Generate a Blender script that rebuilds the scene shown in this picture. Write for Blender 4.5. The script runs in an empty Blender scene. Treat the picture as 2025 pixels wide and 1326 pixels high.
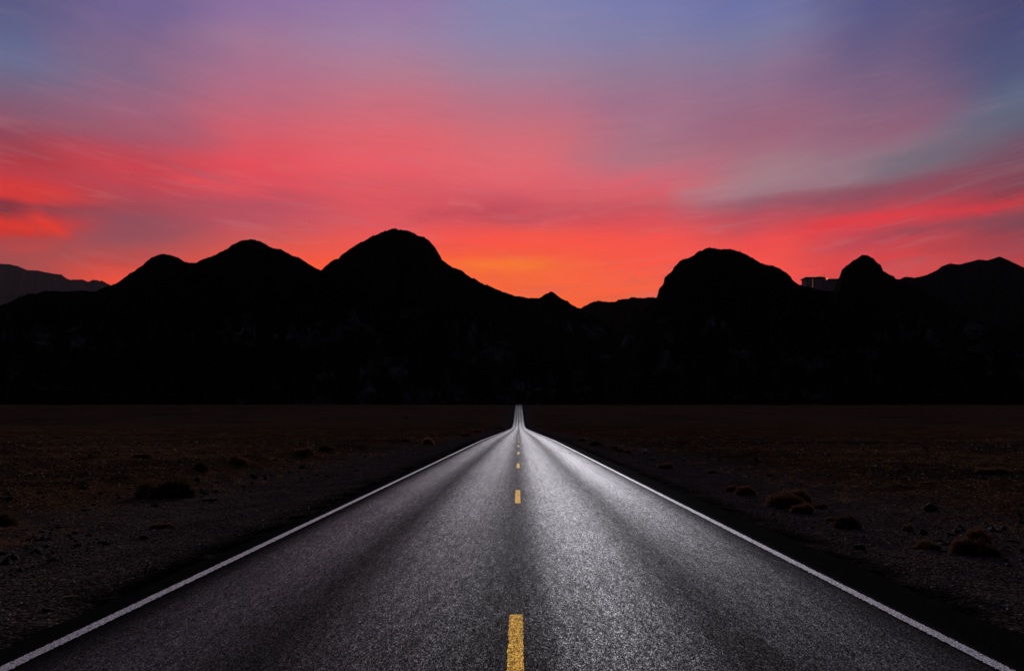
import bpy, math, random
import numpy as np
from mathutils import Vector
random.seed(7)
rng = np.random.default_rng(11)
sc = bpy.context.scene
COL = sc.collection

# ------------------------------------------------------------------ camera
F = 1433.0; CX = 1026.0; HY = 835.0; CAMZ = 1.81      # measured on the photograph
cd = bpy.data.cameras.new('camera'); cam = bpy.data.objects.new('camera', cd); COL.objects.link(cam)
cam.location = (0, 0, CAMZ); cam.rotation_euler = (math.radians(90), 0, 0)
cd.sensor_width = 36; cd.lens = F/2025*36
cd.shift_x = -(CX-1012.5)/2025; cd.shift_y = (HY-663)/2025
cd.clip_start = 0.1; cd.clip_end = 60000
sc.camera = cam

# ------------------------------------------------------------------ exposure, sun
sc.view_settings.view_transform = 'Standard'; sc.view_settings.look = 'None'
sc.view_settings.exposure = 0; sc.view_settings.gamma = 1
SUN_AZ = math.radians(5.5); SUN_EL = math.radians(18)
sv = Vector((math.sin(SUN_AZ)*math.cos(SUN_EL), math.cos(SUN_AZ)*math.cos(SUN_EL), math.sin(SUN_EL)))
sd = bpy.data.lights.new('sun', 'SUN'); sun = bpy.data.objects.new('sun', sd); COL.objects.link(sun)
sd.energy = 1.3; sd.angle = math.radians(8); sd.color = (1.0, 0.95, 0.98)
sun.rotation_euler = sv.to_track_quat('Z', 'Y').to_euler()

def lin(c):
    c = c/255
    return c/12.92 if c <= 0.04045 else ((c+0.055)/1.055)**2.4

# ------------------------------------------------------------------ sky (world)
class NT:
    def __init__(s, tree): s.t = tree; s.n = tree.nodes; s.l = tree.links
    def new(s, typ, **kw):
        n = s.n.new(typ)
        for k, v in kw.items(): setattr(n, k, v)
        return n
    def put(s, sock, v):
        if isinstance(v, bpy.types.NodeSocket): s.l.new(v, sock)
        elif isinstance(v, (tuple, list)): sock.default_value = tuple(v) if len(v) == len(sock.default_value) else tuple(v)+(1,)
        else: sock.default_value = v
    def m(s, op, a, b=None, c=None, clamp=False):
        n = s.new('ShaderNodeMath', operation=op, use_clamp=clamp)
        for i, v in enumerate((a, b, c)):
            if v is not None: s.put(n.inputs[i], v)
        return n.outputs[0]
    def sep(s, v):
        n = s.new('ShaderNodeSeparateXYZ'); s.put(n.inputs[0], v); return n.outputs
    def comb(s, x, y, z):
        n = s.new('ShaderNodeCombineXYZ')
        for i, v in enumerate((x, y, z)): s.put(n.inputs[i], v)
        return n.outputs[0]
    def noise(s, vec, scale, detail=3, rough=.5, dist=0, color=False):
        n = s.new('ShaderNodeTexNoise'); s.put(n.inputs['Vector'], vec)
        n.inputs['Scale'].default_value = scale; n.inputs['Detail'].default_value = detail
        n.inputs['Roughness'].default_value = rough; n.inputs['Distortion'].default_value = dist
        return n.outputs['Color' if color else 'Fac']
    def ramp(s, fac, stops, interp='LINEAR'):
        n = s.new('ShaderNodeValToRGB'); s.put(n.inputs[0], fac); r = n.color_ramp; r.interpolation = interp
        while len(r.elements) > 1: r.elements.remove(r.elements[-1])
        for i, (p, c) in enumerate(stops):
            e = r.elements[0] if i == 0 else r.elements.new(p)
            e.position = p; e.color = (c if len(c) == 4 else tuple(c)+(1,))
        return n.outputs[0]
    def rng(s, v, a, b, c=0., d=1., smooth=True):
        n = s.new('ShaderNodeMapRange', interpolation_type='SMOOTHSTEP' if smooth else 'LINEAR')
        s.put(n.inputs[0], v)
        for i, q in enumerate((a, b, c, d)): s.put(n.inputs[i+1], q)
        return n.outputs[0]
    def mix(s, f, a, b, mode='MIX'):
        n = s.new('ShaderNodeMix', data_type='RGBA', blend_type=mode)
        s.put(n.inputs[0], f); s.put(n.inputs[6], a); s.put(n.inputs[7], b); return n.outputs[2]

W = bpy.data.worlds.new('World'); sc.world = W; W.use_nodes = True
W.node_tree.nodes.clear(); w = NT(W.node_tree)
GRID = {   # azimuth column (photo x) -> list of (photo y, sRGB) giving the dusk sky's colours by elevation
 -250: [(0,(72,74,112)),(110,(84,92,125)),(210,(105,75,98)),(300,(120,52,66)),(360,(165,45,48)),(405,(110,45,58)),(440,(165,45,42)),(500,(130,60,66)),(600,(150,60,55))],
 0:   [(0,(90,91,134)),(70,(97,103,144)),(110,(103,110,147)),(160,(114,103,132)),(210,(134,91,116)),(238,(148,86,106)),(262,(145,70,88)),(310,(178,58,68)),(340,(190,60,70)),(362,(214,56,54)),(388,(212,56,52)),(404,(150,52,62)),(416,(170,52,56)),(430,(216,50,42)),(455,(204,53,46)),(480,(168,70,75)),(520,(166,76,75)),(570,(188,72,62))],
 250: [(0,(114,100,150)),(70,(122,102,141)),(140,(130,105,136)),(210,(158,100,125)),(270,(166,86,106)),(300,(190,72,86)),(330,(204,66,78)),(360,(192,68,80)),(405,(166,72,84)),(440,(148,76,90)),(480,(166,80,86)),(520,(200,76,70)),(560,(246,80,55))],
 500: [(0,(140,114,162)),(70,(160,120,152)),(140,(175,112,140)),(210,(192,104,124)),(270,(216,90,104)),(320,(231,80,90)),(365,(222,78,90)),(405,(188,80,95)),(440,(190,80,95)),(480,(214,86,82)),(520,(254,88,60)),(570,(255,92,55))],
 750: [(0,(145,120,166)),(70,(160,130,165)),(140,(180,124,146)),(210,(205,110,126)),(270,(225,100,110)),(320,(235,94,104)),(365,(228,90,98)),(405,(225,85,95)),(440,(226,86,92)),(480,(244,86,78)),(520,(255,92,56)),(580,(255,96,52))],
 1020:[(0,(131,132,175)),(70,(139,133,171)),(140,(160,130,155)),(210,(186,115,135)),(270,(211,110,121)),(320,(226,106,115)),(365,(228,98,108)),(400,(208,86,98)),(436,(205,79,90)),(460,(244,86,76)),(480,(255,88,72)),(505,(255,100,58)),(522,(255,118,48)),(542,(255,108,54)),(565,(255,104,58)),(600,(255,104,40))],
 1280:[(0,(118,125,175)),(70,(130,128,168)),(140,(145,122,150)),(210,(165,115,140)),(270,(170,115,135)),(320,(180,115,130)),(350,(206,106,120)),(380,(216,95,105)),(410,(205,86,96)),(440,(225,80,86)),(470,(248,84,76)),(520,(255,90,70)),(560,(255,98,68)),(610,(255,98,60))],
 1500:[(0,(108,115,168)),(70,(122,122,160)),(140,(140,115,145)),(210,(151,108,134)),(270,(161,106,126)),(300,(166,112,130)),(335,(165,126,136)),(370,(166,128,138)),(392,(158,105,120)),(420,(182,81,95)),(450,(208,78,86)),(480,(244,76,74)),(520,(250,82,72)),(580,(255,86,70))],
 1750:[(0,(86,88,136)),(70,(97,91,131)),(140,(116,96,130)),(210,(131,98,125)),(265,(146,98,122)),(305,(150,116,130)),(345,(132,112,123)),(378,(145,78,95)),(412,(176,72,85)),(434,(226,62,70)),(452,(214,66,76)),(472,(192,70,82)),(510,(220,68,68)),(570,(215,76,74))],
 2025:[(0,(71,75,118)),(70,(75,80,122)),(140,(80,88,124)),(185,(92,106,132)),(240,(95,98,119)),(275,(110,82,102)),(320,(124,75,92)),(365,(132,65,80)),(388,(160,58,70)),(400,(186,58,68)),(414,(156,68,78)),(440,(125,66,80)),(480,(164,65,75)),(520,(190,65,70)),(580,(190,70,72))],
 2350:[(0,(56,60,96)),(140,(62,72,104)),(240,(72,76,98)),(330,(98,60,74)),(400,(128,50,58)),(450,(104,52,62)),(560,(140,50,52))],
}
def az(x): return math.atan((x-CX)/F)
def el(x, y): return math.atan((HY-y)/F*math.cos(az(x)))
KL, KR, A0, A1 = 0.085, 0.115, az(850), az(1330)       # cloud bands slope down to the middle from both sides
def shear(a): return (a-A0)*KL if a < A0 else (-(a-A1)*KR if a > A1 else 0.)
geo = w.new('ShaderNodeTexCoord')
D = geo.outputs['Generated']
dx, dy, dz = w.sep(D)
a = w.m('ARCTAN2', dx, dy); e = w.m('ARCSINE', dz)
st = w.comb(w.m('MULTIPLY', a, 2.2), w.m('MULTIPLY', w.m('ADD', e, w.m('MULTIPLY', a, -0.05)), 17.), 0.)
st2 = w.comb(w.m('MULTIPLY', a, 5.), w.m('MULTIPLY', w.m('ADD', e, w.m('MULTIPLY', w.m('ABSOLUTE', a), -0.10)), 46.), 3.)
n1 = w.m('SUBTRACT', w.noise(st, 1.6, 5, .55, .6), .5)
n2 = w.m('SUBTRACT', w.noise(st2, 1.3, 5, .6, .5), .5)
n3 = w.m('SUBTRACT', w.noise(w.comb(w.m('MULTIPLY', a, 3.), w.m('MULTIPLY', e, 9.), 9.), 2., 3, .5), .5)
low = w.rng(e, .42, .12)                                                  # cloud texture is strongest low down
aw = w.m('ADD', a, w.m('MULTIPLY', n3, .10))
ew = w.m('ADD', e, w.m('MULTIPLY', n1, .024))
ew = w.m('ADD', ew, w.m('MULTIPLY', w.m('MULTIPLY', n2, low), .020))
ew = w.m('ADD', ew, w.m('MULTIPLY', w.m('MINIMUM', w.m('SUBTRACT', aw, A0), 0.), -KL))
ew = w.m('ADD', ew, w.m('MULTIPLY', w.m('MAXIMUM', w.m('SUBTRACT', aw, A1), 0.), -KR))
ew = w.m('ADD', ew, 0.0)
LO, HI = -0.05, 0.70
fac = w.rng(ew, LO, HI, smooth=False)
cols = sorted(GRID)
out = None
for i, x in enumerate(cols):
    stops = []
    for (y, c) in GRID[x]:
        aa = az(x); ee = el(x, y)
        ee += -KL*min(aa-A0, 0) - KR*max(aa-A1, 0)
        stops.append(((ee-LO)/(HI-LO), tuple(lin(q) for q in c)))
    stops.sort()
    top = stops[-1]
    stops.append((min(top[0]+.22, .999), tuple(q*.55 for q in top[1])))
    r = w.ramp(fac, stops, 'EASE' if False else 'LINEAR')
    if out is None: out = r
    else: out = w.mix(w.rng(aw, az(cols[i-1]), az(x)), out, r)
fs = w.comb(w.m('MULTIPLY', a, 7.), w.m('MULTIPLY', w.m('ADD', e, w.m('MULTIPLY', w.m('ABSOLUTE', w.m('SUBTRACT', a, -.02)), -0.07)), 70.), 12.)
n5 = w.noise(fs, 1.5, 6, .62, 1.1); n6 = w.noise(w.comb(w.m('MULTIPLY', a, 3.4), w.m('MULTIPLY', w.m('ADD', e, w.m('MULTIPLY', w.m('ABSOLUTE', a), -0.12)), 26.), 31.), 1.7, 5, .6, 1.)
cl = w.rng(e, .50, .15, .35, 1.)
out = w.mix(w.m('MULTIPLY', w.rng(n5, .50, .74), w.m('MULTIPLY', w.m('MULTIPLY', cl, w.rng(e, .15, .26, .2, 1.)), .26)), out, w.mix(.55, out, (.62, .30, .30, 1)))
out = w.mix(w.m('MULTIPLY', w.rng(n5, .50, .28), w.m('MULTIPLY', cl, .55)), out, w.mix(.30, out, (.20, .10, .15, 1)))
out = w.mix(w.m('MULTIPLY', w.rng(n6, .52, .72), w.m('MULTIPLY', cl, .55)), out, w.mix(.28, out, (.30, .22, .27, 1)))
bright = w.m('ADD', 1., w.m('ADD', w.m('MULTIPLY', n1, .10), w.m('MULTIPLY', w.m('MULTIPLY', n2, low), .30)))
out = w.mix(1., out, w.comb(bright, w.m('ADD', 1., w.m('MULTIPLY', n1, -.06)), w.m('ADD', 1., w.m('MULTIPLY', n1, -.10))), 'MULTIPLY')
n4 = w.noise(w.comb(w.m('MULTIPLY', a, 10.), w.m('MULTIPLY', e, 42.), 5.), 1.9, 6, .66, 1.)
ea = w.m('ADD', e, w.m('MULTIPLY', w.m('SUBTRACT', n4, .5), .022))
def wisp(base, x0, y0, x1, y1, width, col, amt, rag=.5):
    a0, e0, a1, e1 = az(x0), el(x0, y0), az(x1), el(x1, y1); L = math.hypot(a1-a0, e1-e0); ux, uy = (a1-a0)/L, (e1-e0)/L; wd = width/F
    pa = w.m('SUBTRACT', a, a0); pe = w.m('SUBTRACT', ea, e0)
    t_ = w.m('ADD', w.m('MULTIPLY', pa, ux), w.m('MULTIPLY', pe, uy)); p_ = w.m('ADD', w.m('MULTIPLY', pa, -uy), w.m('MULTIPLY', pe, ux))
    along = w.m('MULTIPLY', w.rng(t_, -.12*L, .3*L), w.rng(t_, .65*L, 1.12*L, 1, 0))
    q = w.m('DIVIDE', p_, wd); gss = w.m('EXPONENT', w.m('MULTIPLY', w.m('MULTIPLY', q, q), -1.))
    f_ = w.m('MULTIPLY', w.m('MULTIPLY', along, gss), w.rng(n4, .5-rag*.5, .5+rag*.2, .25, 1.))
    return w.mix(w.m('MULTIPLY', f_, amt), base, tuple(lin(c_) for c_ in col))
for q_ in [(-60,404,46,408,11,(104,45,60),.85), (-50,420,60,428,7,(130,50,58),.4), (-40,444,150,450,10,(226,54,40),.7), (-40,376,150,385,11,(222,56,52),.7),
           (60,418,140,470,8,(232,62,44),.7), (0,490,120,486,9,(200,70,60),.6), (300,312,520,382,7,(176,88,104),.5), (330,350,540,380,8,(240,84,90),.55),
           (800,428,1060,408,13,(192,74,90),.65), (880,398,960,410,6,(226,112,116),.5), (1060,446,1150,430,6,(232,104,112),.5), (1150,385,1300,342,8,(226,96,106),.6),
           (1320,388,1480,372,14,(176,130,140),.7), (1440,380,1780,330,17,(160,126,138),.6), (1700,340,2010,250,26,(106,104,122),.55),
           (1380,402,2040,352,11,(140,72,90),.45), (1560,446,2060,398,8,(222,58,66),.8), (1580,440,1800,432,9,(232,62,68),.6),
           (1700,462,2060,424,10,(128,70,84),.6), (1800,490,2060,462,12,(178,64,72),.5), (840,474,1340,492,30,(255,84,64),.55), (900,522,1100,526,10,(255,124,44),.8), (950,590,1300,600,24,(255,106,38),.9,0), (960,548,1300,556,24,(255,104,48),.8,0), (1040,505,1360,510,22,(255,92,62),.5,0), (560,528,700,524,14,(255,92,48),.6),
           (150,470,420,452,12,(146,78,92),.5), (0,205,240,250,22,(128,96,116),.3), (1150,215,1330,190,20,(150,108,138),.3), (1380,260,1640,225,22,(156,98,124),.35)]:
    out = wisp(out, *q_)
# night side of the sky: deep blue overhead and behind
dark = w.m('MULTIPLY', w.rng(w.m('ABSOLUTE', a), .72, 1.5, 1, 0), w.rng(e, .60, 1.15, 1, 0))
out = w.mix(dark, (0.018, 0.022, 0.038), out)
bg = w.new('ShaderNodeBackground'); w.l.new(out, bg.inputs[0]); bg.inputs[1].default_value = 1.0
wo = w.new('ShaderNodeOutputWorld'); w.l.new(bg.outputs[0], wo.inputs[0])

# ------------------------------------------------------------------ helpers
def vnoise(x, y, seed=0):
    xi = np.floor(x).astype(np.int64); yi = np.floor(y).astype(np.int64); fx = x-xi; fy = y-yi
    fx = fx*fx*(3-2*fx); fy = fy*fy*(3-2*fy)
    def h(i, j):
        n = (i*374761393 + j*668265263 + seed*1442695041) & 0xffffffff
        n = ((n ^ (n >> 13))*1274126177) & 0xffffffff
        n = ((n ^ (n >> 15))*2246822519) & 0xffffffff
        return ((n ^ (n >> 16)) & 0xffffff)/float(0xffffff)
    return ((h(xi, yi)*(1-fx)+h(xi+1, yi)*fx)*(1-fy) + (h(xi, yi+1)*(1-fx)+h(xi+1, yi+1)*fx)*fy)*2-1
def fbm(x, y, oct=4, seed=0, gain=.5):
    s = 0; am = 1.
    for o in range(oct):
        s = s + am*vnoise(x*2**o+o*17.3, y*2**o-o*9.1, seed+o); am *= gain
    return s
def sstep(a, b, x):
    t = np.clip((x-a)/(b-a), 0, 1); return t*t*(3-2*t)
def np_mesh(name, verts, faces, mats, parent=None, smooth=True, mat_idx=None):
    verts = np.asarray(verts, np.float32); faces = np.asarray(faces, np.int32)
    me = bpy.data.meshes.new(name); k = faces.shape[1]; n = len(faces)
    me.vertices.add(len(verts)); me.vertices.foreach_set('co', verts.ravel())
    me.loops.add(n*k); me.loops.foreach_set('vertex_index', faces.ravel())
    me.polygons.add(n); me.polygons.foreach_set('loop_start', np.arange(0, n*k, k, dtype=np.int32))
    me.polygons.foreach_set('loop_total', np.full(n, k, np.int32))
    me.polygons.foreach_set('use_smooth', np.full(n, smooth))
    for m_ in (mats if isinstance(mats, list) else [mats]): me.materials.append(m_)
    if mat_idx is not None: me.polygons.foreach_set('material_index', mat_idx)
    me.update(calc_edges=True)
    o = bpy.data.objects.new(name, me); COL.objects.link(o)
    if parent: o.parent = parent
    return o
def grid_faces(nr, nc):
    i = np.arange((nr-1)*(nc-1)); r = i//(nc-1); c = i % (nc-1); a0 = r*nc+c
    return np.stack([a0, a0+1, a0+nc+1, a0+nc], 1)
def tag(o, label=None, cat=None, group=None, kind=None):
    for k, v in (('label', label), ('category', cat), ('group', group), ('kind', kind)):
        if v: o[k] = v
    return o
def empty(name, loc, rz=0):
    o = bpy.data.objects.new(name, None); COL.objects.link(o); o.location = loc; o.rotation_euler = (0, 0, rz)
    o.empty_display_size = .2; return o
def material(name):
    m_ = bpy.data.materials.new(name); m_.use_nodes = True; t = NT(m_.node_tree)
    b = t.n['Principled BSDF']; return m_, t, b
def simple(name, col, rough=.9, spec=.2, metal=0, noise_amt=.35, nscale=6):
    m_, t, b = material(name); tc = t.new('ShaderNodeTexCoord').outputs['Object']
    n = t.noise(tc, nscale, 5, .6)
    f = t.rng(n, .3, .7, 1-noise_amt, 1+noise_amt)
    t.put(b.inputs['Base Color'], t.mix(1., tuple(col)+(1,), t.comb(f, f, f), 'MULTIPLY'))
    b.inputs['Roughness'].default_value = rough; b.inputs['Specular IOR Level'].default_value = spec
    b.inputs['Metallic'].default_value = metal
    return m_
def bump(t, b, h, dist, strength=1.):
    n = t.new('ShaderNodeBump'); t.put(n.inputs['Height'], h); n.inputs['Distance'].default_value = dist
    n.inputs['Strength'].default_value = strength; t.l.new(n.outputs[0], b.inputs['Normal']); return n.outputs[0]

# ------------------------------------------------------------------ ground shape
PY = np.array([-400, 0, 74, 155, 240, 366, 440, 502, 607, 740, 862, 875, 900, 980, 1100, 3000, 30000.])
PZ = np.array([0, 0, 0, -.4, -.75, -1.05, 0, 1.9, 8.2, 15.9, 23.0, 23.2, 22.5, 17, 14, 12, 0.])
yy = np.arange(-400, 3000, 2.); zz = np.interp(yy, PY, PZ)
k = np.exp(-np.linspace(-2.2, 2.2, 25)**2); k /= k.sum()
zs = np.convolve(np.pad(zz, 12, 'edge'), k, 'valid')
zs = np.where(yy > 830, zz, zs); bl = sstep(790, 830, yy); zs = zs*(1-bl)+zz*bl
def prof(Y): return np.where(Y < 2990, np.interp(Y, yy, zs), np.interp(Y, PY, PZ))
XL, XR = -4.32, 4.45
def ground_h(X, Y):
    X = np.asarray(X, float); Y = np.asarray(Y, float)
    d = np.maximum(XL-X, X-XR)                         # distance beyond the asphalt edge
    d0 = np.maximum(d, 0)
    z = prof(Y) - .07 - .22*sstep(0, 3.2, d0)
    z = z + np.where(d > 0, .018*fbm(X*1.6, Y*1.1, 3, 5)*sstep(0, .5, d0), 0)
    left = X < 0
    fieldL = sstep(-12.4, -13.6, X + .9*fbm(Y*.12, X*.02, 3, 8))*(X < 0)
    fieldR = sstep(9.0, 11.5, X + 1.2*fbm(Y*.15, X*.02, 3, 9))*(X > 0)
    field = fieldL+fieldR
    far = sstep(120, 20, Y)
    z = z + fieldL*.26 + fieldR*.10
    z = z + field*(.11*fbm(X*.9, Y*.9, 3, 21) + .05*np.abs(fbm(X*3.1, Y*2.2, 2, 33))*far)
    z = z + sstep(8, 40, d0)*.35*fbm(X*.035, Y*.05, 3, 41)*sstep(900, 500, Y)
    # wheel ruts on the gravel verge
    for x0, w0, am in ((-6.3, .28, .04), (-8.0, .3, .035), (6.2, .26, .03), (7.7, .3, .03)):
        z = z - am*np.exp(-((X-x0-.25*fbm(Y*.05, 0*Y, 2, 3))/w0)**2)
    return z
def to_ground(px, py):
    """world point on the ground seen at a photograph position"""
    ys = np.concatenate([np.geomspace(3, 900, 6000)])
    X = (px-CX)/F*ys; Z = CAMZ+(HY-py)/F*ys
    g = ground_h(X, ys); i = np.argmax(Z <= g)
    return Vector((X[i], ys[i], g[i]))

# ------------------------------------------------------------------ soil material
def soil_material():
    m_, t, b = material('desert_soil')
    P = t.new('ShaderNodeTexCoord').outputs['Object']; x, y, z = t.sep(P)
    big = t.noise(P, .06, 4, .6); mid = t.noise(P, .7, 4, .6); fine = t.noise(P, 14, 4, .7)
    vo = t.new('ShaderNodeTexVoronoi'); t.put(vo.inputs['Vector'], P); vo.inputs['Scale'].default_value = 22.
    vo2 = t.new('ShaderNodeTexVoronoi'); t.put(vo2.inputs['Vector'], P); vo2.inputs['Scale'].default_value = 7.
    ax = t.m('ABSOLUTE', x)
    axn = t.m('ADD', ax, t.m('MULTIPLY', t.m('SUBTRACT', t.noise(P, .35, 4, .6), .5), 5.))
    zone = t.rng(axn, 8., 13.)
    gravel = t.mix(t.rng(mid, .35, .65), (.23, .165, .145, 1), (.36, .25, .20, 1))
    brown = t.ramp(t.m('ADD', t.m('MULTIPLY', big, .45), t.m('ADD', t.m('MULTIPLY', mid, .35), t.m('MULTIPLY', t.noise(P, 3.5, 3, .6), .20))),
                   [(.30, (.09, .060, .045)), (.45, (.20, .105, .062)), (.53, (.40, .185, .085)), (.66, (.56, .29, .11))])
    yfar = t.rng(y, 250, 700)
    brown = t.mix(yfar, brown, (.38, .20, .12, 1))
    # long bands across the plain
    bands = t.noise(t.comb(t.m('MULTIPLY', x, .012), t.m('MULTIPLY', y, .11), 0.), 1., 4, .6)
    brown = t.mix(t.rng(bands, .48, .66, 0, .75), brown, (.075, .058, .056, 1))
    base = t.mix(zone, gravel, brown)
    verge = t.m('MULTIPLY', t.rng(ax, 4.3, 5.3, 1, 0), 1.)
    base = t.mix(t.m('MULTIPLY', verge, t.rng(t.noise(P, 1.2, 3), .25, .6)), base, (.012, .011, .011, 1))  # black strip beyond the asphalt edge: drop-off shade painted into the soil colour
    peb = t.rng(vo.outputs['Distance'], .05, .5, 1.8, .45)
    peb = t.m('MULTIPLY', peb, t.rng(t.sep(vo.outputs['Color'])[0], .0, 1., .35, 1.8, False))
    base = t.mix(1., base, t.comb(peb, peb, peb), 'MULTIPLY')
    t.put(b.inputs['Base Color'], base)
    b.inputs['Roughness'].default_value = 1.; b.inputs['Specular IOR Level'].default_value = 0.
    b.inputs['Diffuse Roughness'].default_value = 1.
    h = t.m('ADD', t.m('MULTIPLY', fine, .5), t.m('ADD', t.m('MULTIPLY', vo.outputs['Distance'], -.5), t.m('MULTIPLY', vo2.outputs['Distance'], -.8)))
    bump(t, b, h, .09, 1.)
    return m_
M_SOIL = soil_material()

rows = np.concatenate([[-300, -120, -50, -20, -8, 0, 2], np.geomspace(3.2, 862, 760), [864, 868, 872, 876, 884, 900, 940, 1000, 1200, 1800, 3000, 8000, 30000]])
xs = [0.]
while xs[-1] < 9000: xs.append(xs[-1]+max(.11, xs[-1]*.0105 if xs[-1] < 900 else xs[-1]*.1))
xs = np.array(xs); colsx = np.concatenate([-xs[::-1], xs[1:]])
Xg, Yg = np.meshgrid(colsx, rows); Zg = ground_h(Xg, Yg)
ground = np_mesh('ground', np.stack([Xg, Yg, Zg], -1).reshape(-1, 3), grid_faces(len(rows), len(colsx)), M_SOIL)
tag(ground, kind='structure')

# ------------------------------------------------------------------ road
SHEEN = 0.40; GLOSS_R = 0.60
def road_material():
    m_, t, b = material('asphalt')
    P = t.new('ShaderNodeTexCoord').outputs['Object']; x, y, z = t.sep(P)
    wob = t.m('MULTIPLY', t.m('SUBTRACT', t.noise(t.comb(0., t.m('MULTIPLY', y, .06), 0.), 1., 3), .5), .30)
    xw = t.m('ADD', x, wob)
    # wheel tracks, where traffic has polished the stone smooth
    prof_ = [(-4.5, 0.), (-3.75, .0), (-3.35, .25), (-2.9, .9), (-2.55, .8), (-2.1, .10), (-1.85, .10), (-1.45, .75), (-1.05, .95), (-.65, .75), (-.25, .12),
             (.12, .10), (.45, .8), (.85, 1.), (1.25, .75), (1.65, .15), (1.9, .2), (2.3, .85), (2.65, 1.), (3.0, .7), (3.3, .2), (3.65, 0.), (4.5, 0.)]
    tr = t.ramp(t.rng(xw, -4.5, 4.5, smooth=False), [((q+4.5)/9, (v, v, v)) for q, v in prof_], 'B_SPLINE')
    tr = t.sep(tr)[0]
    streak = t.noise(t.comb(t.m('MULTIPLY', x, 4.), t.m('MULTIPLY', y, .05), 0.), 1., 5, .65)
    patch = t.noise(P, .25, 4, .6)
    tr = t.m('MULTIPLY', tr, t.rng(t.m('ADD', t.m('MULTIPLY', streak, .6), t.m('MULTIPLY', patch, .4)), .3, .68, .72, 1.1), clamp=True)
    vo = t.new('ShaderNodeTexVoronoi'); t.put(vo.inputs['Vector'], P); vo.inputs['Scale'].default_value = 95.
    vo2 = t.new('ShaderNodeTexVoronoi'); t.put(vo2.inputs['Vector'], P); vo2.inputs['Scale'].default_value = 42.
    stone = t.sep(vo.outputs['Color'])[0]; stone2 = t.sep(vo2.outputs['Color'])[1]
    grain = t.m('ADD', t.m('MULTIPLY', t.noise(t.comb(t.m('MULTIPLY', x, 30.), t.m('MULTIPLY', y, 9.), 0.), 1., 4, .8), .6),
                t.m('MULTIPLY', t.noise(t.comb(t.m('MULTIPLY', x, 14.), t.m('MULTIPLY', y, 2.), 3.), 1., 4, .8), .4))
    g = t.m('MULTIPLY', t.m('POWER', stone, 3.), 1.)
    lane = t.rng(t.m('ABSOLUTE', x), 3.25, 3.75, 1, .045)
    base = t.mix(t.m('MULTIPLY', g, lane), (.010, .0095, .010, 1), (.16, .15, .152, 1))
    base = t.mix(t.m('MULTIPLY', t.m('SUBTRACT', 1., tr), .5), base, (.008, .008, .008, 1))
    t.put(b.inputs['Base Color'], base); b.inputs['Roughness'].default_value = .9; b.inputs['Specular IOR Level'].default_value = 0.
    # polished stone faces: glossy grains in a dull binder
    def cells(sx, sy, off, k_):
        v = t.new('ShaderNodeTexVoronoi'); t.put(v.inputs['Vector'], t.comb(t.m('MULTIPLY', x, sx), t.m('MULTIPLY', y, sy), off)); v.inputs['Scale'].default_value = 1.
        return t.m('POWER', t.sep(v.outputs['Color'])[0], k_)
    gr = t.m('MULTIPLY', t.m('ADD', t.m('MULTIPLY', cells(190., 76., 0., 3.6), 4.2), .10),
             t.m('MULTIPLY', t.m('ADD', t.m('MULTIPLY', cells(90., 28., 7., 1.6), 1.3), .5), t.m('ADD', t.m('MULTIPLY', cells(26., 3.5, 3., 1.), .5), .75)))
    gr = t.m('MULTIPLY', gr, t.rng(y, 380, 620, 1., .42))      # sheen turned down up the far rise: dimmer light painted into the gloss
    gr = t.m('MULTIPLY', gr, t.rng(grain, .35, .65, .7, 1.3, False))
    fr = t.new('ShaderNodeFresnel'); fr.inputs[0].default_value = 1.28
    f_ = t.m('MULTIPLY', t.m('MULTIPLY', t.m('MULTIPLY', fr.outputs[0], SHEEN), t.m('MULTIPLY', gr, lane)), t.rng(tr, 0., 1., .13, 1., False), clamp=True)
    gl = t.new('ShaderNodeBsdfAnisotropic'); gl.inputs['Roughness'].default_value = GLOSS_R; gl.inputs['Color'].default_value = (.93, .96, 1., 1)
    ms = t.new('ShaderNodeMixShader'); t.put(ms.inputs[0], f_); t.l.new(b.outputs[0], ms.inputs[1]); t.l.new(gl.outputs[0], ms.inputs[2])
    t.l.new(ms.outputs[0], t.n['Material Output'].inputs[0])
    h = t.m('ADD', t.m('MULTIPLY', vo.outputs['Distance'], -1.), t.m('MULTIPLY', vo2.outputs['Distance'], -.8))
    bump(t, b, h, .010, 1.)
    return m_
M_ROAD = road_material()
ry = np.concatenate([[-300, -100, -30, 0], np.geomspace(3, 876, 1500)])
ncol = 41; tt = np.linspace(0, 1, ncol)
rx = XL+(XR-XL)*tt
X, Y = np.meshgrid(rx, ry)
ragL = .10*fbm(ry*1.3, ry*0, 4, 71, .7); ragR = .10*fbm(ry*1.3, ry*0+5, 4, 72, .7)
X[:, 0] += ragL; X[:, 1] += ragL*.3; X[:, -1] += ragR; X[:, -2] += ragR*.3
def road_z(X, Y):
    z = prof(Y) + .05*(1-(np.abs(X)/4.4)**2)
    for x0 in (-2.75, -1.05, .85, 2.65): z = z - .006*np.exp(-((X-x0)/.35)**2)
    return z
Z = road_z(X, Y); Z[:, 0] -= .11; Z[:, -1] -= .11
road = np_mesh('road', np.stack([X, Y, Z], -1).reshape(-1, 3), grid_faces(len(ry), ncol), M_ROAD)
tag(road, kind='structure')

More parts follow.
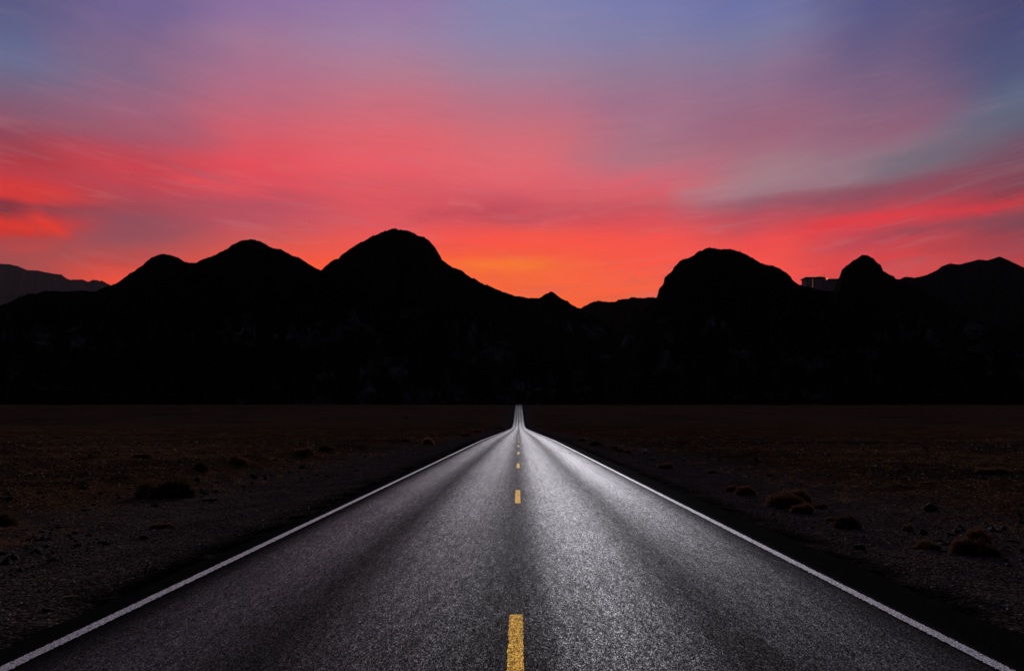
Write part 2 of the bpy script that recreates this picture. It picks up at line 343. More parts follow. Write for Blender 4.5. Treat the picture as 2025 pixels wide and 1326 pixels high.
def paint_material(name, col, metal, rough, wear):
    m_, t, b = material(name); P = t.new('ShaderNodeTexCoord').outputs['Object']
    vo = t.new('ShaderNodeTexVoronoi'); t.put(vo.inputs['Vector'], P); vo.inputs['Scale'].default_value = 80.
    s = t.sep(vo.outputs['Color'])[0]
    v3 = t.new('ShaderNodeTexVoronoi'); t.put(v3.inputs['Vector'], t.comb(t.m('MULTIPLY', t.sep(P)[0], 130.), t.m('MULTIPLY', t.sep(P)[1], 50.), 0.)); v3.inputs['Scale'].default_value = 1.
    s = t.m('MULTIPLY', t.m('ADD', s, t.sep(v3.outputs['Color'])[1]), .5)
    f = t.m('MAXIMUM', t.rng(s, wear-.12, wear+.22, .85, 0.), t.m('MULTIPLY', t.rng(t.noise(P, 28, 4, .7), .60, .70), .8))
    f = t.m('MAXIMUM', f, t.rng(t.sep(P)[1], 120, 420, 0., .93))      # paint goes darker further along the road
    t.put(b.inputs['Base Color'], t.mix(f, tuple(col)+(1,), tuple(q*.16 for q in col)+(1,)))
    b.inputs['Metallic'].default_value = metal; b.inputs['Specular Tint'].default_value = tuple(col)+(1,)
    t.put(b.inputs['Roughness'], t.rng(f, 0, 1, rough, .8)); b.inputs['Specular IOR Level'].default_value = .2
    bump(t, b, t.m('MULTIPLY', vo.outputs['Distance'], -1.), .006, .8)
    return m_
M_WHITE = paint_material('worn_white_road_paint', (.86, .88, .93), .35, .55, .44)
M_YEL = paint_material('worn_yellow_road_paint', (.95, .64, .055), .45, .58, .44)
def stripe(name, x0, x1, y0, y1, mat, seed, rag=.005):
    ys = np.concatenate([[y0], np.arange(y0+.02, y1, .05 if y1-y0 < 10 else 1.)[0:] , [y1]]) if y1-y0 < 10 else \
         np.concatenate([np.geomspace(max(y0, 2.), y1, 2600)])
    n = len(ys); t = np.linspace(0, 1, 5); X, Y = np.meshgrid(x0+(x1-x0)*t, ys)
    X[:, 0] += rng.normal(0, rag, n); X[:, -1] += rng.normal(0, rag, n)
    Z = np.interp(Y.ravel(), ry, prof(ry)).reshape(Y.shape) + .05*(1-(np.abs(X)/4.4)**2) + .010
    return np_mesh(name, np.stack([X, Y, Z], -1).reshape(-1, 3), grid_faces(n, 5), mat, parent=road)
eL = stripe('edge_line', -3.80, -3.685, 2, 876, M_WHITE, 1); eR = stripe('edge_line', 3.46, 3.572, 2, 876, M_WHITE, 2)
y0 = 2508/(1214-835)-3.05; i = 0
while y0 < 118:
    stripe('lane_dash', -.085, .035, y0, y0+3.05, M_YEL, i); y0 += 12.19; i += 1

# ------------------------------------------------------------------ mountains
def rock_material(name, c0, c1, c2, amt):
    m_, t, b = material(name); P = t.new('ShaderNodeTexCoord').outputs['Object']
    Q = t.comb(t.sep(P)[0], t.sep(P)[1], t.m('MULTIPLY', t.sep(P)[2], 2.6)); n = t.noise(Q, .006, 6, .65, .4); n2 = t.noise(P, .03, 5, .7)
    base = t.mix(t.rng(n2, .3, .7), c0+(1,), c1+(1,))
    base = t.mix(t.m('MULTIPLY', t.m('MULTIPLY', t.rng(n, .52, .64), t.rng(t.sep(P)[2], 240, 150)), t.rng(n2, .42, .62, 0, amt)), base, c2+(1,))
    t.put(b.inputs['Base Color'], base); b.inputs['Roughness'].default_value = 1.; b.inputs['Specular IOR Level'].default_value = 0.
    bump(t, b, t.noise(P, .05, 8, .7), 12., .8)
    return m_
M_ROCK = rock_material('dark_desert_rock', (.010, .010, .010), (.018, .018, .017), (.17, .175, .18), 1.)
M_ROCK2 = rock_material('brown_desert_rock', (.035, .022, .018), (.05, .032, .026), (.08, .06, .05), .4)
M_ROCK3 = rock_material('dusty_desert_rock', (.014, .013, .014), (.022, .020, .021), (.05, .05, .05), .4)
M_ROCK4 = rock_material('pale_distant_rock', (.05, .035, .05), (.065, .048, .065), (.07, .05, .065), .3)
LEFT = [(-900,640),(-600,600),(-350,600),(-150,618),(0,603),(21,596),(38,587),(55,581),(78,579),(83,576),(97,574.5),(128,576),(155.5,574),(187,576),(200.5,570),(218,565),(228,560.7),(245,549),(257.5,539),(266,536.5),(271,530),(283.5,522.6),(287,518.5),(299,509.5),(313,503.6),(325,502),(337,504.7),(352.6,510),(363,516.4),(373,518.8),(389,518),(403,511.6),(416.5,507.4),(428.6,502),(439,496.7),(453,490),(458,485),(473.6,477.4),(486,474),(498,473),(511.6,475.6),(525,482),(537.5,490.5),(555,493.6),(567,499),(581,506.7),(589,508),(608,519),(622,528.5),(635,534),(652,519),(662,512),(669,511.6),(676,503),(693,491.5),(714,477.7),(721,476),(729.6,469.7),(738,465.6),(744.5,465),(755.5,458),(780,451),(788,454),(805.7,455.6),(819.5,461),(832,468),(838.5,468),(849,475),(857.5,484.6),(864.4,495.7),(869.6,504),(875,514),(878,515),(885,522),(897,529.5),(907.6,531.6),(916,536.5),(923,543.4),(933.6,550),(937,550),(949,558),(973,567.6),(997.5,577.6),(1021.7,585.5),(1042.5,588.7),(1066.6,589),(1077,582),(1088,576),(1092.6,576.6),(1101,582.8),(1113,591.8),(1120,593.8),(1127,600),(1146,610),(1180,630),(1260,680),(1400,760),(1500,800)]
MID = [(900,640),(1050,625),(1100,618),(1146,610),(1160,602),(1174,596),(1184,593.5),(1196,596),(1219,596),(1222,592.5),(1239.5,590.7),(1248,587.6),(1263.7,589),(1277.5,588),(1300,588),(1400,595),(1560,600),(1700,640)]
DOME = [(1050,800),(1130,740),(1210,670),(1260,625),(1285,605),(1299,588),(1303.6,571.6),(1313,558),(1314,548.6),(1322.7,540),(1330,534.5),(1332,528.7),(1343.8,516),(1361,509.6),(1372.5,504.6),(1376,499.6),(1397,490.5),(1403,489),(1426,492.8),(1439.4,491.6),(1451,494),(1472,501),(1487,508.5),(1504.5,520),(1514,522),(1527.5,525),(1544.7,532.6),(1556,539),(1564,546.7),(1565.7,552.5),(1573,558),(1583,563),(1593,565.6),(1602,567),(1609.6,570),(1623,573),(1636,575),(1651,574),(1690,590),(1760,640),(1860,720),(1960,800)]
PEAK = [(1400,800),(1500,720),(1600,640),(1640,588),(1650,575),(1653,564),(1657,551.5),(1661,545.6),(1663,539),(1665,533),(1673.3,525),(1680,522),(1686,515.5),(1694,512),(1700,506.6),(1704.5,504.4),(1709.6,503.8),(1716,505.4),(1721.5,508.5),(1726,510),(1732.6,516.7),(1742,524.8),(1743,527.8),(1747.4,536.7),(1760,542),(1761,543.6),(1766.7,546),(1773,551),(1776,550.4),(1780,553),(1810,568),(1850,590),(1950,640),(2100,680),(2300,740),(2500,790)]
FARR = [(1560,650),(1650,610),(1720,580),(1778,553),(1786,548.6),(1793.4,546.7),(1809,549),(1831.7,543.7),(1854.7,533),(1862,526.4),(1877.6,521),(1896.7,523),(1919.7,517),(1935,512.7),(1952,515),(1977,507),(1996,515),(2025,528.7),(2100,560),(2180,552),(2300,575),(2500,590),(2900,640)]
FARL = [(-1100,620),(-700,560),(-400,540),(-150,512),(0,521),(21,523),(36,526),(43,530),(55,533.7),(74,534.7),(100,540),(121,543),(129.6,549),(138,552.7),(164,552),(174.6,557),(183,552.7),(193.6,553.7),(197,556),(200.5,554),(216,562),(260,590),(400,650),(600,720)]
def mountain(name, pts, Yr, D, toe, mat, seed, jag=1.05, nt=56, step=1.3, label=None):
    p = np.array(pts, float); px = np.arange(p[0, 0], p[-1, 0], step); py = np.interp(px, p[:, 0], p[:, 1])
    py = py + jag*(.6*fbm(px*.11, px*0, 3, seed) + .75*fbm(px*.38, px*0, 3, seed+9))*sstep(p[0, 0], 0 if p[0, 0] < 0 else p[0, 0]+100, px)
    tq = np.concatenate([-np.linspace(1, .03, 12)**1.5, np.linspace(0, 1, nt)**1.25])
    ux = (px-CX)/F; zr = CAMZ+(HY-py)/F*Yr
    V = np.zeros((len(tq), len(px), 3))
    for i_, t in enumerate(tq):
        sx = px*.02
        if t <= 0:
            Yv = Yr+D*.9*(-t)+0*px; z = zr*(1+t*.96); X_ = ux*Yr*(1+.1*(-t))
        else:
            prow = .85+.35*fbm(px*.012, 0*px, 2, seed+3)*.5
            Yv = Yr-D*t*(1+.08*fbm(px*.02, px*0+t*2, 3, seed+5)*t)
            rid = 1-np.abs(fbm(sx*1.4+t*1.2, px*0+t*2.5, 4, seed+7))
            z = toe+(np.maximum(zr-toe, 2.))*np.clip(1-t, 0, 1)**np.clip(prow+.25, .85, 1.6)
            cut = (1-rid)*.30*np.sin(math.pi*min(t, 1))**.8*np.maximum(zr-toe, 0)
            z = z-cut; z = np.where(zr < toe+2, np.minimum(z, zr), z)
            X_ = ux*Yv+fbm(sx*2+3, px*0+t*5, 3, seed+13)*D*.03*math.sin(math.pi*t)
        V[i_, :, 0] = X_; V[i_, :, 1] = Yv; V[i_, :, 2] = z
    o = np_mesh(name, V.reshape(-1, 3), grid_faces(len(tq), len(px)), mat)
    tag(o, kind='structure'); return o
mountain('mountain', LEFT, 1500, 560, 12, M_ROCK, 101)
mountain('hills', MID, 2300, 900, 10, M_ROCK2, 131)
mountain('mountain', DOME, 1480, 540, 12, M_ROCK, 151)
mountain('mountain', PEAK, 1420, 480, 12, M_ROCK, 171)
mountain('hills', FARR, 2700, 1100, 10, M_ROCK3, 191, jag=.4)
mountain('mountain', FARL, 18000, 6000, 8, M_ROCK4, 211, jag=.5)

hm = bpy.data.materials.new('evening_haze'); hm.use_nodes = True; hm.node_tree.nodes.clear(); ht = NT(hm.node_tree)
pv = ht.new('ShaderNodeVolumePrincipled'); pv.inputs['Color'].default_value = (.92, .76, .84, 1); pv.inputs['Density'].default_value = 3.8e-6; pv.inputs['Anisotropy'].default_value = 0.
ho = ht.new('ShaderNodeOutputMaterial'); ht.l.new(pv.outputs[0], ho.inputs['Volume'])
hv = [(x, y, z) for z in (-8, 5200) for y in (-900, 32000) for x in (-24000, 24000)]
haze = np_mesh('haze', hv, [(0, 2, 3, 1), (4, 5, 7, 6), (0, 1, 5, 4), (2, 6, 7, 3), (0, 4, 6, 2), (1, 3, 7, 5)], hm, smooth=False)
tag(haze, 'thin mauve evening haze that pales the farthest range', 'haze', kind='stuff')

# ------------------------------------------------------------------ hotel behind the saddle
class MB:
    def __init__(s): s.v = []; s.f = []
    def box(s, x0, x1, y0, y1, z0, z1):
        b = len(s.v); s.v += [(x, y, z) for z in (z0, z1) for y in (y0, y1) for x in (x0, x1)]
        s.f += [(b+i for i in q) for q in ((0, 2, 3, 1), (4, 5, 7, 6), (0, 1, 5, 4), (2, 6, 7, 3), (0, 4, 6, 2), (1, 3, 7, 5))]
        return s
    def build(s, name, mat, parent=None):
        return np_mesh(name, s.v, [list(f) for f in s.f], mat, parent, smooth=False)
HYD = 1620.
def hx(px): return (px-CX)/F*HYD
def hz(py): return CAMZ+(HY-py)/F*HYD
hotel = empty('hotel', (hx(1625), HYD, hz(585)))
tag(hotel, 'pale hotel with window rows, lit rooftop and mast in the gap between dark hills', 'hotel')
M_WALL = simple('hotel_render', (.46, .29, .28), .9, .1, 0, .1, .05)
M_BRICK = simple('hotel_stair_tower', (.20, .12, .10), .9, .1, 0, .1, .05)
M_ROOF = simple('hotel_roof', (.035, .03, .03), .9, .1, 0, .2, .1)
M_GLASSD = simple('dark_window_glass', (.012, .012, .014), .35, .4, 0, .2, .1)
def emis(name, col, s):
    m_, t, b = material(name); b.inputs['Base Color'].default_value = col+(1,)
    b.inputs['Emission Color'].default_value = col+(1,); b.inputs['Emission Strength'].default_value = s; return m_
M_LIT = emis('lit_window_glass', (1., .55, .22), .30); M_LAMP = emis('rooftop_lamp_glow', (1., .55, .22), .8)
O = hotel.location
def hb(name, px0, px1, py0, py1, dy0, dy1, mat):
    return MB().box(hx(px0)-O.x, hx(px1)-O.x, dy0, dy1, hz(py1)-O.z, hz(py0)-O.z).build(name, mat, hotel)
hb('wall', 1593, 1606, 549.6, 600, 0, 22, M_WALL); hb('wall', 1606, 1611.5, 549.6, 600, 1.2, 22, M_BRICK)
hb('wall', 1611.5, 1633.5, 549.6, 600, .4, 22, M_WALL); hb('wall', 1633.5, 1668, 554, 600, .0, 20, M_WALL)
# roofs: overhanging slabs, stepped up in the middle
m = MB(); m.box(hx(1591.2)-O.x, hx(1631.5)-O.x, -2, 24, hz(550.4)-O.z, hz(548.4)-O.z)
m.box(hx(1593.2)-O.x, hx(1630)-O.x, 0, 22, hz(548.3)-O.z, hz(547.4)-O.z); m.box(hx(1618)-O.x, hx(1627.5)-O.x, 3, 18, hz(547.3)-O.z, hz(546.2)-O.z)
m.build('roof', M_ROOF, hotel)
m = MB(); m.box(hx(1637.2)-O.x, hx(1668)-O.x, -2, 22, hz(554.2)-O.z, hz(552.2)-O.z); m.box(hx(1639.5)-O.x, hx(1664)-O.x, 0, 20, hz(552.1)-O.z, hz(550.8)-O.z)
m.build('roof', M_ROOF, hotel)
pent = hb('penthouse', 1631.7, 1637, 551.6, 554.2, 2, 14, M_WALL)
hb('rooftop_lamp', 1632.2, 1636.6, 550.6, 552.0, 1.2, 1.9, M_LAMP)
hb('rooftop_lamp', 1635.8, 1637.0, 549.6, 551.4, .6, 1.1, M_LAMP)
hb('mast', 1631.9, 1632.3, 539, 550, 6, 6.4, M_ROOF)
wi = None
for r in range(6):
    for c in range(13):
        x = 1625.2+c*2.95; y = 556.2+r*2.95
        if x > 1661: continue
        dy = .4 if x+1.7 < 1633.5 else 0.
        if x < 1633.5 < x+1.7: continue
        f_ = hb('window', x, x+1.75, y, y+1.9, dy-.12, dy-.02, M_GLASSD)
for y in (552.6, 557.0, 561.2, 565.4): hb('window', 1606.6, 1608.3, y, y+1.3, 1.0, 1.17, M_LIT)['label'] = 'warmly lit stair window'
for y in (555.2, 559.6, 563.8):
    for x in (1596, 1601): hb('window', x, x+1.6, y, y+1.5, -.14, -.02, M_GLASSD)

# ------------------------------------------------------------------ stones, twigs, shrubs
def stone_material(name, c0, c1, power=1.):
    m_, t, b = material(name)
    r = t.new('ShaderNodeNewGeometry').outputs['Random Per Island']; P = t.new('ShaderNodeTexCoord').outputs['Object']
    f = t.m('POWER', r, power)
    base = t.mix(f, c0+(1,), c1+(1,)); n = t.rng(t.noise(P, 30, 4), .3, .7, .7, 1.3)
    t.put(b.inputs['Base Color'], t.mix(1., base, t.comb(n, n, n), 'MULTIPLY'))
    b.inputs['Roughness'].default_value = .95; b.inputs['Specular IOR Level'].default_value = .08
    return m_
M_STONE = stone_material('dark_gravel_stone', (.03, .026, .025), (.42, .35, .31), 4.5)
M_PALE = stone_material('pale_stone', (.16, .18, .20), (.24, .25, .27), 1.)
M_DARKST = stone_material('dark_stone', (.012, .011, .011), (.03, .028, .028), 1.)
OCT = np.array([(1, 0, 0), (-1, 0, 0), (0, 1, 0), (0, -1, 0), (0, 0, 1), (0, 0, -1)], float)
OF = np.array([(0, 2, 4), (2, 1, 4), (1, 3, 4), (3, 0, 4), (2, 0, 5), (1, 2, 5), (3, 1, 5), (0, 3, 5)])
def scatter_stones(name, X, Y, S, mat, label, flat=.55, base=None):
    n = len(X); Z = ground_h(X, Y); bv, bf = base if base else (OCT, OF); nv = len(bv)
    V = bv[None]*(1+rng.uniform(-.3, .3, (n, nv, 1)))
    V = V*S[:, None, None]*np.stack([rng.uniform(.7, 1.5, n), rng.uniform(.7, 1.3, n), rng.uniform(.35, .9, n)*flat/.55], -1)[:, None, :]
    an = rng.uniform(0, 6.28, n); c, s = np.cos(an)[:, None], np.sin(an)[:, None]
    V = np.stack([V[..., 0]*c-V[..., 1]*s, V[..., 0]*s+V[..., 1]*c, V[..., 2]], -1)
    V += np.stack([X, Y, Z+S*.12], -1)[:, None, :]
    Fc = (bf[None]+(np.arange(n)*nv)[:, None, None]).reshape(-1, 3)
    o = np_mesh(name, V.reshape(-1, 3), Fc, mat, smooth=False)
    tag(o, label, 'gravel', kind='stuff'); return o
def ico(sub):
    import bmesh
    bm = bmesh.new(); bmesh.ops.create_icosphere(bm, subdivisions=sub, radius=1)
    v = np.array([q.co[:] for q in bm.verts]); f = np.array([[p.index for p in q.verts] for q in bm.faces]); bm.free(); return v, f
def sample_ground(n, ymin, ymax, spread=.78, off=.1):
    Y = np.exp(rng.uniform(math.log(ymin), math.log(ymax), n)); side = rng.random(n) < .5
    u = rng.random(n); lim = np.maximum(Y*spread, 6)
    X = np.where(side, -(4.45+off+u*lim), 4.6+off+u*lim); return X, Y
X, Y = sample_ground(95000, 4.2, 90)
S = np.clip(.004+.010*rng.random(len(X))**3*(1+Y/9), 0, .07)*np.where(np.abs(X) > 12.5, 1.5, 1)
scatter_stones('gravel', X, Y, S, M_STONE, 'dark loose gravel with pale flecks strewn over both verges')
X, Y = sample_ground(9000, 9, 230, off=2.5); keep = fbm(X*.18, Y*.18, 3, 77) > .1; X, Y = X[keep], Y[keep]
scatter_stones('clods', X, Y, (.018+.06*rng.random(len(X))**3)*(1+Y/90), M_DARKST, 'dark clods and small rocks in patches across the desert floor', .7, ico(1))['category'] = 'clods'

def blades(n, centers, radii, length, width, up, mat, name, parent=None, seed=0, origin=(0, 0, 0)):
    """thin triangular twigs: n bases spread through dome lobes, pointing outward"""
    r = np.random.default_rng(seed); cen = np.array(centers, float); rad = np.array(radii, float)
    k_ = r.integers(0, len(cen), n)
    d = r.normal(size=(n, 3)); d[:, 2] = np.abs(d[:, 2])*up; d /= np.linalg.norm(d, axis=1)[:, None]
    q = r.uniform(.25, 1., n)**.5
    lump = 1+.22*np.sin(d[:, 0]*7+k_*2)*np.cos(d[:, 1]*6+k_)
    P0 = cen[k_]+d*rad[k_]*(q*lump)[:, None]
    dr = d+r.normal(0, .55, (n, 3)); dr[:, 2] += .25; dr /= np.linalg.norm(dr, axis=1)[:, None]
    L = length*r.uniform(.4, 1.3, n)[:, None]; sd_ = np.cross(dr, r.normal(size=(n, 3))); sd_ /= np.linalg.norm(sd_, axis=1)[:, None]+1e-9
    P1 = P0+dr*L; P0[:, 2] = np.maximum(P0[:, 2], 0); P1[:, 2] = np.maximum(P1[:, 2], .01)
    V = np.stack([P0-sd_*width, P0+sd_*width, P1], 1).reshape(-1, 3)
    return np_mesh(name, V, np.arange(3*n).reshape(-1, 3), mat, parent, smooth=False)
def brush_material(name, c0, c1):
    m_, t, b = material(name); r = t.new('ShaderNodeNewGeometry').outputs['Random Per Island']
    c_ = t.mix(r, c0+(1,), c1+(1,)); t.put(b.inputs['Base Color'], c_); b.inputs['Roughness'].default_value = .9; b.inputs['Specular IOR Level'].default_value = .05
    tr = t.new('ShaderNodeBsdfTranslucent'); t.put(tr.inputs[0], c_); ms = t.new('ShaderNodeMixShader'); ms.inputs[0].default_value = .5
    t.l.new(b.outputs[0], ms.inputs[1]); t.l.new(tr.outputs[0], ms.inputs[2]); t.l.new(ms.outputs[0], t.n['Material Output'].inputs[0])
    return m_
TONE = {'dark': brush_material('dark_brush', (.035, .022, .013), (.085, .048, .027)),
        'red': brush_material('reddish_brush', (.07, .034, .020), (.17, .080, .045)),
        'ochre': brush_material('ochre_brush', (.08, .042, .020), (.19, .10, .045)),
        'tan': brush_material('tan_brush', (.13, .072, .038), (.30, .165, .085))}
M_STEM = simple('woody_stem', (.03, .02, .014), .9, .1)
def stems(parent, h, seed, nst=9):
    r = np.random.default_rng(seed); V = []; Fc = []
    for s_ in range(nst):
        a_ = r.uniform(0, 6.28); l = r.uniform(.5, .9); p0 = np.array([math.cos(a_)*.04*h, math.sin(a_)*.04*h, -.03]); p1 = np.array([math.cos(a_)*l*h*.8, math.sin(a_)*l*h*.8, l*h*.8])
        mid = (p0+p1)/2+r.normal(0, .06*h, 3)
        for q, rr in ((p0, .022), (mid, .014), (p1, .005)):
            for c_ in range(4): V.append(q+rr*h*np.array([math.cos(c_*1.57), math.sin(c_*1.57), 0]))
        b_ = s_*12
        for lv in (0, 4):
            for c_ in range(4): Fc.append([b_+lv+c_, b_+lv+(c_+1) % 4, b_+lv+4+(c_+1) % 4, b_+lv+4+c_])
    return np_mesh('stem', V, Fc, M_STEM, parent)
LOBES = [([(0, 0, 0)], [(.5, .45, .85)]),
         ([(-.2, 0, 0), (.22, .05, 0)], [(.32, .36, .8), (.30, .34, .95)]),
         ([(-.25, 0, 0), (.05, .1, 0), (.3, -.05, 0)], [(.26, .3, .75), (.3, .3, 1.), (.22, .26, .6)]),
         ([(-.1, 0, 0), (.3, 0, 0)], [(.40, .38, .95), (.2, .25, .45)])]
meshcache = {}
def shrub(px, py, wpx, hpx, tone, form, label, cat='shrub', name='desert_shrub', group=None):
    p = to_ground(px, py); s = p.y/F; wd = wpx*s*1.0; hg = hpx*s*1.05
    root = empty(name, p); key = (tone, form, wpx > 15)
    if key not in meshcache:
        c_, r_ = LOBES[form]; n = 5200 if wpx > 15 else 900
        tmp = blades(n, c_, r_, .16, .011 if wpx > 15 else .03, 1., TONE[tone], 'crown', None, seed=hash(key[1:]) & 0xff)
        meshcache[key] = tmp.data; bpy.data.objects.remove(tmp)
    cr = bpy.data.objects.new('crown', meshcache[key]); COL.objects.link(cr); cr.parent = root
    cr.scale = (wd, wd*.8, hg*.92)
    if wpx > 15: stems(root, hg, int(px))
    root.rotation_euler.z = 0 if wpx > 40 else random.uniform(-.4, .4)
    tag(root, label, cat, group); return root
GL, GR = 'shrubs along the left verge', 'shrubs along the right verge'
SH = [
 (300,985,66,36,'dark',3,'largest dark shrub on the left verge, its left rounded mound',GL),
 (350,982,66,43,'dark',2,'tall dark shrub joined to the right side of the largest left mound',GL),
 (398,931,28,22,'dark',0,'small black rounded shrub behind and right of the big left pair',GL),
 (470,917,40,20,'red',3,'low reddish brown shrub with tan top on the left verge',GL),
 (601,901,38,18,'red',1,'reddish humped shrub on left verge, second in the row towards the horizon',GL),
 (645,891,32,13,'dark',0,'low dark arched shrub at far right end of the left row before the bright tuft',GL),
 (846,879,22,16,'tan',0,'bright tan tumbleweed closest to the left road edge',GL),
 (802,873,17,8,'dark',0,'small dark shrub just left of the bright tan tumbleweed',GL),
 (856,870,15,7,'dark',0,'flat dark shrub right behind the bright tan tumbleweed',GL),
 (920,862,18,6,'dark',1,'flat dark shrub near left road edge beyond the tumbleweed',GL),
 (945,855,18,7,'red',1,'tiny reddish shrub far along the left road edge',GL),
 (985,848,20,4,'dark',1,'farthest flat dark shrub beside the left road edge',GL),
 (803,828,8,7,'dark',0,'lone dark bush far out on the rising plain left of the road',GL),
 (8,1038,44,26,'dark',0,'dark shrub cut by the left edge of the picture',GL),
 (320,1043,44,10,'ochre',1,'flattened ochre grass clump in front of the big left shrub pair',GL),
 (282,905,40,11,'ochre',1,'low ochre grass clump on the bank behind the big left shrub pair',GL),
 (545,911,16,6,'ochre',0,'tiny ochre tuft between two reddish shrubs of the left row',GL),
 (1126,871,12,4,'dark',0,'tiny dark shrub nearest the horizon on the right verge',GR),
 (1150,872,17,7,'dark',0,'small dark dome shrub far along the right verge',GR),
 (1178,881,25,12,'dark',0,'round dark olive shrub, biggest of the far right verge group',GR),
 (1191,885,14,6,'dark',1,'low dark shrub touching the right side of the olive round one',GR),
 (1215,888,16,7,'dark',1,'small dark shrub midway along the far right verge group',GR),
 (1226,894,20,9,'dark',0,'dark rounded shrub left half of a touching pair by the pale boulder',GR),
 (1241,896,17,9,'red',0,'rusty dark shrub right half of a touching pair by the pale boulder',GR),
 (1316,926,34,12,'red',1,'low reddish grass mound on gravel right of the road',GR),
 (1408,935,20,8,'red',0,'faint reddish tuft beyond the low grass mound on the right',GR),
 (1447,970,24,12,'red',1,'small reddish shrub, left one of two leading the right row',GR),
 (1474,978,38,20,'red',0,'domed reddish shrub, second of the right row from its left end',GR),
 (1580,995,44,32,'red',0,'reddish shrub standing behind the widest shrub on the right verge',GR),
 (1552,1004,72,34,'red',2,'widest reddish brown shrub on the right verge',GR),
 (1586,1014,44,20,'red',1,'low shrub in front of the widest right shrub',GR),
 (1622,1005,26,11,'red',1,'little ragged shrub right of the widest right shrub',GR),
 (1674,1043,50,28,'dark',0,'black domed shrub standing alone on right gravel verge',GR),
 (1644,1029,22,8,'ochre',0,'ochre tuft at the left foot of the lone black domed shrub',GR),
 (1834,1084,46,19,'ochre',3,'low ochre brush clump left of the tallest right shrub',GR),
 (1932,1078,46,38,'red',0,'tallest reddish shrub at rear of the cluster by the right edge',GR),
 (1903,1094,46,34,'red',0,'rust coloured shrub at front left of the right edge cluster',GR),
 (1940,1098,64,34,'dark',3,'broad dark shrub at front right of the right edge cluster',GR),
 (1795,1050,20,16,'ochre',1,'thin ochre sprig behind the low ochre clump on the right',GR),
 (1960,935,60,12,'ochre',1,'wide low ochre grass patch on the right plain',GR),
]
for s_ in SH: shrub(*s_[:6], s_[6], group=s_[7])

def rock(px, py, wpx, hpx, mat, label, group='loose stones beside the road', name='stone', seed=0):
    p = to_ground(px, py); s = p.y/F; wd = wpx*s; hg = hpx*s
    nu, nv = 18, 11; V = []; r = np.random.default_rng(int(px))
    ph = r.uniform(0, 50)
    for j in range(nv):
        th = math.pi*j/(nv-1)
        for i_ in range(nu):
            a_ = 2*math.pi*i_/nu; v = np.array([math.sin(th)*math.cos(a_), math.sin(th)*math.sin(a_), math.cos(th)])
            k_ = 1+.28*float(fbm(np.array([v[0]*1.3+ph]), np.array([v[1]*1.3+v[2]*1.7]), 3, 5)[0])
            V.append(v*k_*np.array([wd*.5, wd*.4, hg*.62])+np.array([0, 0, hg*.35]))
    Fc = [[j*nu+i_, (j+1)*nu+i_, (j+1)*nu+(i_+1) % nu, j*nu+(i_+1) % nu] for j in range(nv-1) for i_ in range(nu)]
    o = np_mesh(name, V, Fc, mat); o.location = p; tag(o, label, 'stone', group); return o
rock(1275,896,15,8,M_PALE,'pale blue grey boulder on the right verge beside the dark shrub pair')
rock(1290,909,8,4,M_DARKST,'small black stone in front of the pale boulder')
rock(597,925,11,6,M_DARKST,'black stone on the left verge below the reddish shrubs')
rock(525,947,9,8,M_DARKST,'taller of two black stones side by side, right of the small black left shrub')
rock(504,946,11,6,M_DARKST,'flatter of two black stones side by side, right of the small black left shrub')
rock(599,910,7,4,M_DARKST,'tiny black stone at the foot of the second reddish left shrub')
rock(415,989,25,5,M_DARKST,'long flat dark rock on gravel right of the largest left shrubs')
rock(92,1208,22,6,M_DARKST,'flat dark rock near bottom left beside the asphalt edge')
rock(285,1066,15,8,M_DARKST,'dark stone lying on left gravel below the shrub pair')
rock(1530,1018,8,5,M_DARKST,'small black stone on bare right verge by the widest shrub')
rock(1700,1085,22,10,M_DARKST,'dark lump of rock on the right verge below the lone black shrub')
rock(1840,1010,26,14,M_DARKST,'dark rock out on the right plain above the ochre clump')
rock(1826,1055,16,9,M_DARKST,'dark rock just behind the low ochre clump on the right')
rock(1296,905,6,3,M_PALE,'tiny pale stone just right of the pale boulder')
M_STICK = simple('bleached_wood', (.42, .24, .15), .8, .2)
def stick(px, py, lpx, ang, label, lift=.0, bend=.15, thick=.008):
    p = to_ground(px, py); s = p.y/F; L = lpx*s; n = 7; V = []; Fc = []
    for i_ in range(n):
        q = i_/(n-1)-.5; c_ = np.array([q*L, bend*L*(q*q*2), .012+lift*(q+.5)*L]); rr = thick*(1-.5*(q+.5))
        for c in range(5): V.append(c_+rr*np.array([0, math.cos(c*1.2566), math.sin(c*1.2566)]))
    for i_ in range(n-1):
        for c in range(5): Fc.append([i_*5+c, i_*5+(c+1) % 5, i_*5+5+(c+1) % 5, i_*5+5+c])
    o = np_mesh('stick', V, Fc, M_STICK); o.location = p; o.rotation_euler.z = ang
    tag(o, label, 'stick', 'bleached sticks on the gravel'); return o
stick(140,1181,22,.5,'pale tan stick lying near the left road shoulder at the bottom', thick=.013)
stick(173,1107,10,.2,'short pinkish twig on left gravel above the long pale stick', thick=.016)
stick(18,1172,6,.2,'tiny twig near the left edge of the picture', thick=.012)
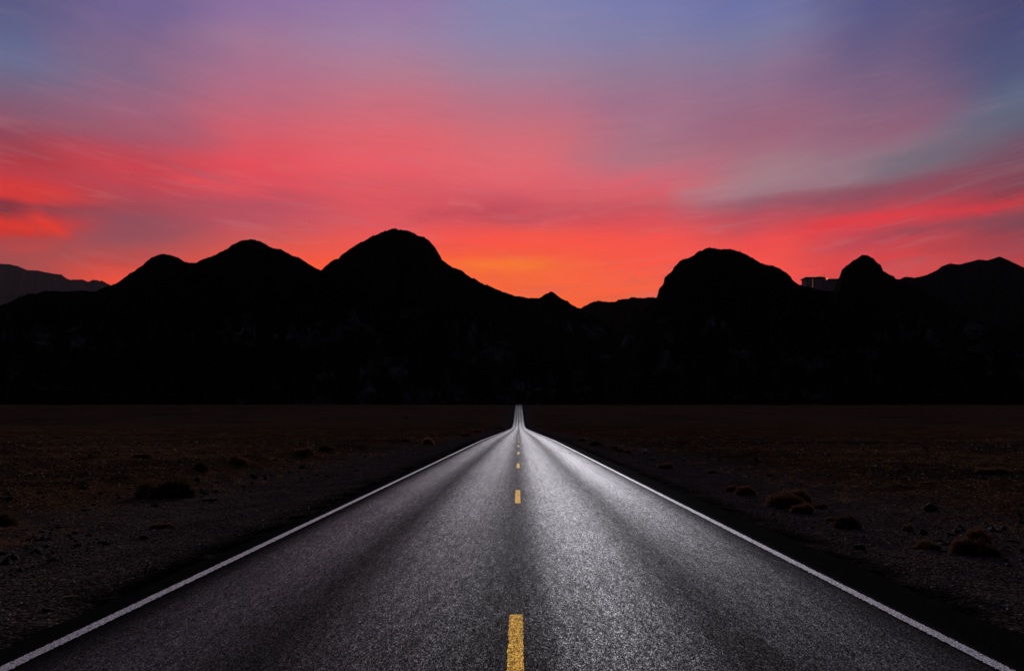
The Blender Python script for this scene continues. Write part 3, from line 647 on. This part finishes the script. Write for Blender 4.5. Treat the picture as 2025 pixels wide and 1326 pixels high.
stick(1618,1056,18,-.5,'pale curved twig on the right verge below the widest shrub', bend=.6)
stick(1674,986,9,1.2,'short upright twig poking up beyond the widest right shrub', lift=1.5)
stick(1888,1019,9,.6,'bleached twig leaning beyond the right edge shrub cluster', lift=.7)
stick(1952,1130,20,.05,'straw coloured twig lying flat near the right edge of the picture')
stick(95,960,12,.1,'thin pale twig on the left bank near the left edge', lift=.1)

# dry grass and litter over the plain, uncountable
def tuft_field(name, n, ymin, ymax, tone, label, seed, hgt, thr, dens=16):
    r = np.random.default_rng(seed); X, Y = sample_ground(n, ymin, ymax, off=4.)
    keep = fbm(X*.11, Y*.11, 3, seed) > thr; X, Y = X[keep], Y[keep]; m_ = len(X)
    sz = hgt*r.uniform(.4, 1.4, m_)*(1+Y/90)
    k_ = np.repeat(np.arange(m_), dens); N = len(k_)
    b0 = np.stack([X[k_]+r.normal(0, .55, N)*sz[k_], Y[k_]+r.normal(0, .55, N)*sz[k_]], -1)
    z0 = ground_h(b0[:, 0], b0[:, 1])
    P0 = np.column_stack([b0, z0]); d = r.normal(size=(N, 3)); d[:, 2] = np.abs(d[:, 2])*.6+.15
    d /= np.linalg.norm(d, axis=1)[:, None]; P1 = P0+d*(sz[k_]*r.uniform(.5, 1.2, N))[:, None]
    sd_ = np.cross(d, r.normal(size=(N, 3))); sd_ /= np.linalg.norm(sd_, axis=1)[:, None]; w_ = (sz[k_]*.05)[:, None]
    V = np.stack([P0-sd_*w_, P0+sd_*w_, P1], 1).reshape(-1, 3)
    o = np_mesh(name, V, np.arange(3*N).reshape(-1, 3), TONE[tone], smooth=False)
    tag(o, label, 'dry grass', kind='stuff'); return o
tuft_field('dry_grass', 17000, 7, 260, 'ochre', 'dry ochre grass scattered over the desert plain', 301, .07, .15)
tuft_field('dry_brush', 15000, 8, 300, 'red', 'low reddish brush litter scattered over the desert plain', 302, .10, .0)
tuft_field('straw', 6000, 7, 60, 'tan', 'pale straw flecks lying between the stones', 303, .05, .1, 5)
